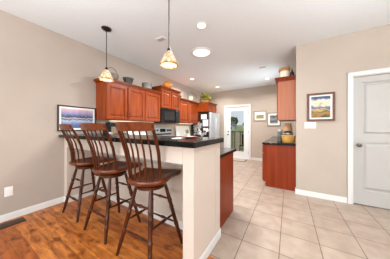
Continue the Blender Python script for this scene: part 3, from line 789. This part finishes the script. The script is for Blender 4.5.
# added lamps out of view, put in to brighten the ceiling
def add_fill_lamp(x, y, label, power):
    t = thing('fill_lamp', label, 'lamp', (x, y, 0))
    MB().lathe([(.14, 0), (.14, .015), (.03, .03), (.014, .05)], (x, y, 0), 28).build('base', 'bronze', t, True)
    MB().lathe([(.012, .04), (.012, 1.70)], (x, y, 0), 14).build('pole', 'bronze', t, True)
    MB().lathe([(.012, 1.69), (.05, 1.70), (.15, 1.76), (.21, 1.84), (.205, 1.845), (.145, 1.77), (.04, 1.715), (.004, 1.712)], (x, y, 0), 32, cap=False).build('lamp_shade', 'white', t, True)
    l = bpy.data.lights.new('ceiling_fill_light', 'AREA'); l.shape = 'DISK'; l.size = .30; l.energy = power; l.color = (.93, .97, 1.0)
    o = bpy.data.objects.new('ceiling_fill_light', l); C.objects.link(o); o.location = (x, y, 1.80); o.rotation_euler = (PI, 0, 0)
add_fill_lamp(1.3, 1.0, 'added bronze fill lamp right of the camera brightening the ceiling', 50)
add_fill_lamp(-1.3, -.4, 'added bronze fill lamp behind the stools brightening the ceiling', 38)

# ------------------------------------------------------------------ pictures
def picture_x(name, label, y0, y1, z0, z1, fr, mt, fm, pm):    # hangs on the left wall
    t = thing(name, label, 'picture', (XL + .002, (y0 + y1) / 2, z0)); x0, x1 = XL + .001, XL + .026
    MB().box(x0, x1, y0, y0 + fr, z0, z1, .003).box(x0, x1, y1 - fr, y1, z0, z1, .003).box(x0, x1, y0 + fr, y1 - fr, z0, z0 + fr, .003).box(x0, x1, y0 + fr, y1 - fr, z1 - fr, z1, .003).build('frame', fm, t)
    MB().box(x0, XL + .012, y0 + fr, y1 - fr, z0 + fr, z1 - fr).build('mat_board', 'mat_board', t)
    p = MB().box(XL + .012, XL + .014, y0 + fr + mt, y1 - fr - mt, z0 + fr + mt, z1 - fr - mt).build('print', pm, None)
    p.parent = t; p.location = -Vector(t.location)
def picture_y(name, label, x0, x1, z0, z1, Y, fr, mt, fm, pm):
    t = thing(name, label, 'picture', ((x0 + x1) / 2, Y - .002, z0)); y0, y1 = Y - .026, Y - .001
    MB().box(x0, x0 + fr, y0, y1, z0, z1, .003).box(x1 - fr, x1, y0, y1, z0, z1, .003).box(x0 + fr, x1 - fr, y0, y1, z0, z0 + fr, .003).box(x0 + fr, x1 - fr, y0, y1, z1 - fr, z1, .003).build('frame', fm, t)
    MB().box(x0 + fr, x1 - fr, Y - .012, y1, z0 + fr, z1 - fr).build('mat_board', 'mat_board', t)
    p = MB().box(x0 + fr + mt, x1 - fr - mt, Y - .014, Y - .012, z0 + fr + mt, z1 - fr - mt).build('print', pm, None)
    p.parent = t; p.location = -Vector(t.location)
picture_x('framed_print', 'black-framed harbour print with pink sky on the left wall', .985, 1.56, 1.165, 1.59, .018, .032, 'black', 'pic_city')
picture_y('framed_print', 'brown-framed landscape print beside the white door', .284, .664, 1.335, 1.82, DW, .034, .026, 'brown_frame', 'pic_land')
picture_y('framed_print', 'grey-framed landscape print nearest the glass door', -1.117, -.69, 1.475, 1.84, YF, .025, .06, 'grey_frame', 'pic_field')
picture_y('framed_print', 'grey-framed print partly behind the right wall cabinet', -.655, -.235, 1.285, 1.755, YF, .025, .06, 'grey_frame', 'pic_grey')

# ------------------------------------------------------------------ plates on the walls, floor register, mat
t = thing('light_switch', 'white triple light switch plate below the landscape print', 'switch', (.33, DW - .001, 1.21))
MB().box(.248, .412, DW - .007, DW - .0005, 1.208, 1.322, .003).build('plate', 'white', t)
for x in (.284, .330, .376): MB().box(x - .016, x + .016, DW - .011, DW - .007, 1.232, 1.298, .002).build('rocker', 'white', t)
t = thing('wall_outlet', 'white outlet plate low on the left wall', 'outlet', (XL + .001, .483, .31))
MB().box(XL + .0005, XL + .007, .446, .522, .312, .438, .003).build('plate', 'white', t)
for z in (.348, .402): MB().box(XL + .007, XL + .010, .467, .501, z - .017, z + .017, .003).build('socket', 'mat_board', t)
t = thing('floor_register', 'dark metal vent register set in the wood floor by left wall', 'vent', (-3.02, .42, 0))
MB().box(-3.10, -2.945, .27, .60, .0, .006, .002).build('frame', 'vent', t)
for k in range(12):
    y = .295 + k * .0255
    MB().box(-3.08, -2.965, y, y + .009, .006, .010).build('slat', 'vent', t)
t = thing('door_mat', 'small beige door mat in front of the glass door', 'mat', (-1.65, 5.75, 0))
MB().box(-2.10, -1.33, 5.62, 6.06, .0, .010, .003).build('binding', 'doormat_edge', t)
MB().box(-2.06, -1.37, 5.655, 6.025, .010, .014).build('mat_field', 'doormat', t)

# ------------------------------------------------------------------ things on top of the cabinets
TOP = UZ1 + .0605
def lathe_thing(name, label, cat, prof, c, m, parts=()):
    t = thing(name, label, cat, c)
    MB().lathe(prof, c, 28).build('body', m, t, True)
    return t
t = thing('wicker_basket', 'grey handled basket on the cabinet top behind the far pendant', 'basket', (-2.90, 1.72, TOP))
MB().lathe([(.08, 0), (.11, .02), (.125, .07), (.115, .11), (.105, .112), (.112, .07), (.10, .02)], (-2.90, 1.72, TOP), 28).build('body', 'basket_grey', t, True)
MB().tube([(-2.90, 1.72 + .115 * math.cos(a), TOP + .10 + .14 * math.sin(a)) for a in [PI * i / 14 for i in range(15)]], .008, 8).build('handle', 'basket_grey', t, True)
t = thing('bowl', 'wide dark bowl on the cabinet top above the two-door cabinet', 'bowl', (-2.875, 2.06, TOP))
MB().lathe([(.05, 0), (.07, .008), (.092, .06), (.104, .115), (.098, .116), (.085, .06), (.05, .015), (.01, .012)], (-2.875, 2.06, TOP), 28).build('body', 'darkpot', t, True)
MB().lathe([(.101, .108), (.110, .112), (.110, .124), (.098, .126)], (-2.875, 2.06, TOP), 28, cap=False).build('rim', 'greypot', t, True)
t = thing('pot', 'low grey pot on the cabinet top left of the microwave', 'pot', (-2.885, 2.57, TOP))
MB().lathe([(.09, 0), (.108, .01), (.114, .08), (.122, .135), (.112, .136), (.104, .03), (.01, .02)], (-2.885, 2.57, TOP), 28).build('body', 'greypot', t, True)
for s_ in (-1, 1): MB().tube([(-2.885, 2.57 + s_ * .112, TOP + .09), (-2.885, 2.57 + s_ * .14, TOP + .096), (-2.885, 2.57 + s_ * .14, TOP + .11), (-2.885, 2.57 + s_ * .115, TOP + .112)], .006, 8).build('handle', 'darkpot', t, True)
T2 = 2.235 + .0605
t = thing('pumpkin', 'round orange pumpkin on the raised cabinet above the microwave', 'pumpkin', (-2.905, 3.325, T2))
b = MB(); n = 40; rings = []
for j in range(13):
    ph_ = PI * (j + .5) / 13
    rings.append([b.bm.verts.new((-2.905 + .128 * math.sin(ph_) * (1 + .06 * abs(math.cos(5 * 2 * PI * i / n)) - .03) * math.cos(2 * PI * i / n), 3.325 + .128 * math.sin(ph_) * (1 + .06 * abs(math.cos(5 * 2 * PI * i / n)) - .03) * math.sin(2 * PI * i / n), T2 + .112 - .113 * math.cos(ph_))) for i in range(n)])
for a, c in zip(rings[:-1], rings[1:]):
    for i in range(n): b.bm.faces.new((a[i], a[(i + 1) % n], c[(i + 1) % n], c[i]))
b.bm.faces.new(list(reversed(rings[0]))); b.bm.faces.new(rings[-1])
b.build('body', 'orange', t, True)
MB().tube([(-2.905, 3.325, T2 + .205), (-2.905, 3.33, T2 + .24), (-2.90, 3.345, T2 + .255)], [.014, .010, .008], 8).build('stem', 'brownlid', t, True)
t = thing('figurine', 'small dark ornament on the cabinet top right of the raised cabinet', 'ornament', (-2.90, 3.90, TOP))
MB().lathe([(.04, 0), (.045, .01), (.03, .03), (.05, .06), (.045, .085), (.02, .10)], (-2.90, 3.90, TOP), 20).build('body', 'darkpot', t, True)
MB().blob((-2.90, 3.90, TOP + .115), .026, 2, .05).build('head', 'darkpot', t, True)
# plate on a stand (round, dark rim)
t = thing('display_plate', 'round dark-rimmed cream plate standing on the cabinet top', 'plate', (-2.94, 4.60, TOP))
pc = (-2.94, 4.60, TOP + .145)
b = MB().lathe([(.13, -.006), (.135, .004), (.128, .012), (.078, .008), (.074, -.004)], (0, 0, 0), 32, 'X', cap=False)
for v in b.bm.verts: v.co = Vector(pc) + Matrix.Rotation(-.18, 3, 'Y') @ (Matrix.Rotation(-.95, 3, 'Z') @ v.co)
b.build('rim', 'black', t, True)
b = MB().lathe([(.077, -.004), (.077, .006), (.05, .003), (.01, .003)], (0, 0, 0), 32, 'X')
for v in b.bm.verts: v.co = Vector(pc) + Matrix.Rotation(-.18, 3, 'Y') @ (Matrix.Rotation(-.95, 3, 'Z') @ v.co)
b.build('face', 'clock_face', t, True)
b = MB().box(-2.99, -2.90, 4.54, 4.66, TOP, TOP + .012, .003).tube([(-2.985, 4.58, TOP + .01), (-2.995, 4.58, TOP + .13)], .006, 8).tube([(-2.985, 4.58, TOP + .01), (-2.995, 4.58, TOP + .13)], .006, 8)
b.build('stand', 'bronze', t)
# leafy basket on the refrigerator cabinet
t = thing('plant_basket', 'yellow-green leafy plant in basket above the refrigerator', 'plant', (-2.66, 5.15, TOP))
MB().lathe([(.09, 0), (.11, .02), (.13, .10), (.12, .10), (.10, .03), (.01, .02)], (-2.66, 5.15, TOP), 24).build('basket', 'basket_gold', t, True)
b = MB()
for i in range(170):
    a = random.uniform(0, 2 * PI); e = random.uniform(-.25, 1.3); L_ = random.uniform(.10, .22)
    d = Vector((math.cos(a) * math.cos(e), math.sin(a) * math.cos(e), math.sin(e)))
    p = Vector((-2.66, 5.15, TOP + .10)) + d * L_
    s_ = d.cross(Vector((0, 0, 1))).normalized(); u = s_.cross(d)
    wv = .032
    q = [p, p + d * .035 + s_ * wv + u * .006, p + d * .10, p + d * .035 - s_ * wv + u * .006]
    vs = [b.bm.verts.new(x) for x in q]; ws = [b.bm.verts.new(x + u * .002) for x in q]
    b.bm.faces.new(vs); b.bm.faces.new(list(reversed(ws)))
    for k in range(4): b.bm.faces.new((vs[k], vs[(k + 1) % 4], ws[(k + 1) % 4], ws[k]))
b.build('foliage', 'leaf', t)
# crock and bottle on the right cabinet
T3 = 2.2155
t = thing('crock', 'cream jar with a brown lid on the right wall cabinet', 'jar', (-.07, 3.66, T3))
MB().lathe([(.075, 0), (.085, .01), (.088, .06), (.09, .13), (.085, .15)], (-.07, 3.66, T3), 28).build('body', 'ceramic', t, True)
MB().lathe([(.088, .15), (.104, .155), (.108, .185), (.098, .215), (.055, .232), (.01, .236)], (-.07, 3.66, T3), 28).build('lid', 'brownlid', t, True)
t = thing('bottle', 'dark green bottle beside the cream jar on the right wall cabinet', 'bottle', (.06, 3.66, T3))
MB().lathe([(.034, 0), (.038, .006), (.038, .09), (.03, .115), (.014, .135), (.012, .165)], (.06, 3.66, T3), 20).build('body', 'bottle', t, True)
MB().lathe([(.015, .165), (.015, .185), (.004, .187)], (.06, 3.66, T3), 14).build('cork', 'brownlid', t, True)

# ------------------------------------------------------------------ things on the counters
CT = .9105
t = thing('fruit_basket', 'round golden wicker basket on the coffee counter', 'basket', (.0, 3.70, CT))
bc = (.0, 3.70, CT)
MB().lathe([(.095, 0), (.105, .008), (.122, .085), (.134, .145), (.126, .148), (.113, .09), (.095, .015), (.01, .012)], bc, 36).build('body', 'basket_gold', t, True)
MB().tube([(bc[0] + .131 * math.cos(a), bc[1] + .131 * math.sin(a), CT + .147) for a in [2 * PI * i / 32 for i in range(33)]], .009, 8).build('rim', 'basket_gold', t, True)
t = thing('table_lamp', 'small dark-based lamp with tan shade behind the golden basket', 'lamp', (-.01, 4.02, CT))
lc = (-.01, 4.02, CT)
MB().lathe([(.085, 0), (.09, .012), (.06, .03), (.035, .06), (.07, .12), (.09, .17), (.085, .21), (.04, .235), (.014, .245), (.014, .27)], lc, 24).build('base', 'darkpot', t, True)
MB().lathe([(.0915, .165), (.0935, .175), (.0915, .188)], lc, 24, cap=False).build('band', 'steel', t, True)
b = MB().lathe([(.088, .235), (.083, .27), (.060, .40), (.058, .405)], lc, 28, cap=False); sh = b.build('lamp_shade', 'tan_shade', t, True)
md = sh.modifiers.new('thickness', 'SOLIDIFY'); md.thickness = .003
MB().tube([(lc[0], lc[1], CT + .26), (lc[0], lc[1], CT + .40)], .004, 8).build('stem', 'bronze', t)
t = thing('canister', 'grey canister left of the small lamp on the coffee counter', 'canister', (-.17, 4.10, CT))
MB().lathe([(.048, 0), (.052, .006), (.052, .22), (.048, .226)], (-.17, 4.10, CT), 24).build('body', 'greypot', t, True)
MB().lathe([(.054, .226), (.054, .25), (.02, .262), (.014, .28), (.002, .284)], (-.17, 4.10, CT), 24).build('lid', 'steel', t, True)

# on the breakfast bar
BT = 1.1105
o = MB().box(-.045, .045, -.06, .06, 0, .003).build('paper_sheet', 'paper', at=(0, 0, 0)); o.location = (-.975, 1.27, BT); o.rotation_euler = (0, 0, .35)
tag(o, 'white paper lying on the black breakfast bar near its end', 'paper')
t = thing('plate', 'flat red-brown plate beside the white paper on the breakfast bar', 'plate', (-.90, 1.40, BT))
MB().lathe([(.045, 0), (.05, .004), (.075, .014), (.073, .017), (.045, .008), (.01, .008)], (-.90, 1.40, BT), 28).build('body', 'red_food', t, True)

# on the left-hand counter, seen above the bar
t = thing('toaster', 'black two-slot toaster on the counter behind the middle stool', 'toaster', (-2.86, 1.90, CT))
MB().box(-2.95, -2.77, 1.80, 2.00, CT, CT + .20, .03, 3).build('body', 'black', t, True)
for x in (-2.90, -2.83): MB().box(x - .012, x + .012, 1.83, 1.97, CT + .198, CT + .2015).build('slot', 'steel', t)
MB().box(-2.77, -2.755, 1.87, 1.93, CT + .11, CT + .13, .003).build('lever', 'steel', t)
t = thing('coffee_maker', 'black coffee maker under the cabinet beside the toaster', 'coffee maker', (-2.98, 1.72, CT))
MB().box(-3.10, -2.86, 1.66, 1.785, CT, CT + .04, .006).box(-3.10, -3.02, 1.66, 1.785, CT + .04, CT + .38, .006).box(-3.02, -2.84, 1.66, 1.785, CT + .33, CT + .415, .008).build('body', 'black', t)
MB().lathe([(.035, .0), (.052, .01), (.054, .11), (.035, .17), (.038, .185)], (-2.94, 1.722, CT + .042), 20).build('carafe', 'steel', t, True)
for i, (y, hh, rr, lab) in enumerate(((2.12, .25, .082, 'white canister nearest the toaster, seen through the near stool back'), (2.30, .235, .082, 'white canister in the middle of the three'), (2.475, .215, .078, 'white canister farthest from the toaster, shortest of the three'))):
    t = thing('canister', lab, 'canister', (-2.93, y, CT), 'white kitchen canisters')
    MB().lathe([(rr - .004, 0), (rr, .006), (rr, hh - .02), (rr - .006, hh - .012)], (-2.93, y, CT), 28).build('body', 'ceramic' if False else 'white', t, True)
    MB().lathe([(rr + .003, hh - .012), (rr + .003, hh + .006), (.02, hh + .016), (.014, hh + .03), (.002, hh + .033)], (-2.93, y, CT), 28).build('lid', 'steel', t, True)
t = thing('window_light_tray', 'added white tray standing in for window light beside the refrigerator', 'tray', (-3.10, 4.30, CT))
b = MB().box(-.008, .008, 3.98, 4.78, 0, .36, .004).box(.008, .022, 3.98, 4.01, 0, .36, .004).box(.008, .022, 4.75, 4.78, 0, .36, .004).box(.008, .022, 4.01, 4.75, 0, .03, .004).box(.008, .022, 4.01, 4.75, .33, .36, .004)  # white tray put in for bright window light at the backsplash
R_ = Matrix.Rotation(-.13, 3, 'Y')
for v in b.bm.verts:
    q = R_ @ Vector((v.co.x, 0, v.co.z)); v.co = Vector((-3.105 + q.x, v.co.y, CT + .004 + q.z))
b.build('body', 'white', t)
t = thing('potted_herb', 'small green potted herb in front of the white tray', 'plant', (-2.93, 4.33, CT))
MB().lathe([(.04, 0), (.055, .09), (.058, .10), (.05, .10), (.045, .09), (.01, .085)], (-2.93, 4.33, CT), 20).build('pot', 'white', t, True)
b = MB()
for i in range(26):
    a = random.uniform(0, 2 * PI); q = random.uniform(.01, .07)
    b.blob((-2.93 + q * math.cos(a), 4.33 + q * math.sin(a), CT + .12 + random.uniform(0, .11)), random.uniform(.018, .03), 1, .4, 3, (1, 1, .6))
b.build('foliage', 'leaf', t)
t = thing('pepper_mill', 'dark pepper mill between the potted herb and the refrigerator', 'pepper mill', (-2.93, 4.60, CT))
MB().lathe([(.03, 0), (.032, .01), (.022, .06), (.026, .12), (.018, .17), (.026, .20), (.02, .235), (.006, .25)], (-2.93, 4.60, CT), 18).build('body', 'black', t, True)

# ------------------------------------------------------------------ outside the glass door
b = MB().box(-4.2, .6, YF + .13, 8.4, -.22, -.06)
struct(b.build('deck', 'deck'), 'weathered deck outside the glass door', 'deck')
t = thing('railing', 'brown deck railing seen through the glass door', 'railing', (-1.9, 8.3, -.06))
MB().box(-4.2, .6, 8.25, 8.37, .98, 1.03, .006).build('top_rail', 'rail', t)
MB().box(-4.2, .6, 8.28, 8.34, .06, .11).build('bottom_rail', 'rail', t)
for i in range(46):
    x = -4.1 + i * .10
    MB().box(x - .022, x + .022, 8.29, 8.33, .11, .98).build('baluster', 'rail', t)
t = tag(MB().box(-2.40, -2.20, 8.22, 8.245, -.06, .98, .01).box(-2.43, -2.17, 8.10, 8.245, -.06, .10, .01).build('deck_post', 'post', at=(-2.25, 8.23, -.06)), 'pale wooden post standing before the deck railing', 'post')
# patio chair, dark frame
t = thing('patio_chair', 'dark patio chair on the deck behind the glass door', 'chair', (-1.75, 7.55, -.06))
MB().box(-1.98, -1.52, 7.32, 7.78, .36, .40, .01).build('seat', 'black', t)
MB().box(-1.98, -1.52, 7.76, 7.80, .40, .90, .01).build('backrest', 'black', t)
for x in (-1.96, -1.54):
    for y in (7.34, 7.76): MB().box(x - .015, x + .015, y - .015, y + .015, -.06, .36).build('leg', 'black', t)
b = MB(); n = 14
vs = [[b.bm.verts.new((-45 + 70 * i / n, 8.6 + 50 * j / n, -.8 + 3.0 * (j / n) ** .8)) for i in range(n + 1)] for j in range(n + 1)]
for j in range(n):
    for i in range(n): b.bm.faces.new((vs[j][i], vs[j][i + 1], vs[j + 1][i + 1], vs[j + 1][i]))
struct(b.build('ground_lawn', 'lawn'), 'green lawn rising behind the deck', 'lawn')
def tree(x, y, z, h, r, label):
    t = thing('tree', label, 'tree', (x, y, z), 'trees behind the lawn')
    MB().tube([(x, y, z), (x + .1, y, z + h * .5)], [.22, .14], 8).build('trunk', 'bark', t)
    b = MB()
    for i in range(16):
        a = random.uniform(0, 2 * PI); q = random.uniform(.1, .75) * r
        b.blob((x + q * math.cos(a), y + q * math.sin(a), z + h * random.uniform(.42, .86)), r * random.uniform(.34, .5), 2, .5, 2.2)
    b.build('crown', 'tree', t)
def gz(y): return -.8 + 3.0 * (((y - 8.6) / 50)) ** .8
for x, y, h, r, lab in ((-6.2, 32, 2.3, 1.5, 'dense round tree right of the pale house'), (-12.2, 37, 2.7, 2.0, 'dark tree standing left behind the pale house'), (-4.0, 36, 2.8, 2.0, 'broad tree farther right behind the lawn'), (-16.6, 34, 2.4, 1.8, 'small tree at the left behind the lawn')):
    tree(x, y, gz(y) - .1, h, r, lab)
hz_ = gz(30)
t = thing('house', 'small pale house beyond the lawn, seen through the glass door', 'house', (-9.6, 30, hz_))
MB().box(-10.3, -8.9, 29.3, 31, hz_ - .3, hz_ + .85).build('wall', 'siding', t)
MB().poly([(-10.5, 29.1, hz_ + .85), (-8.7, 29.1, hz_ + .85), (-9.6, 29.1, hz_ + 1.4)], (0, 2.1, 0)).build('roof', 'roof', t)
MB().box(-9.8, -9.4, 29.28, 29.3, hz_ + .2, hz_ + .65).build('window', 'sky_glass', t)
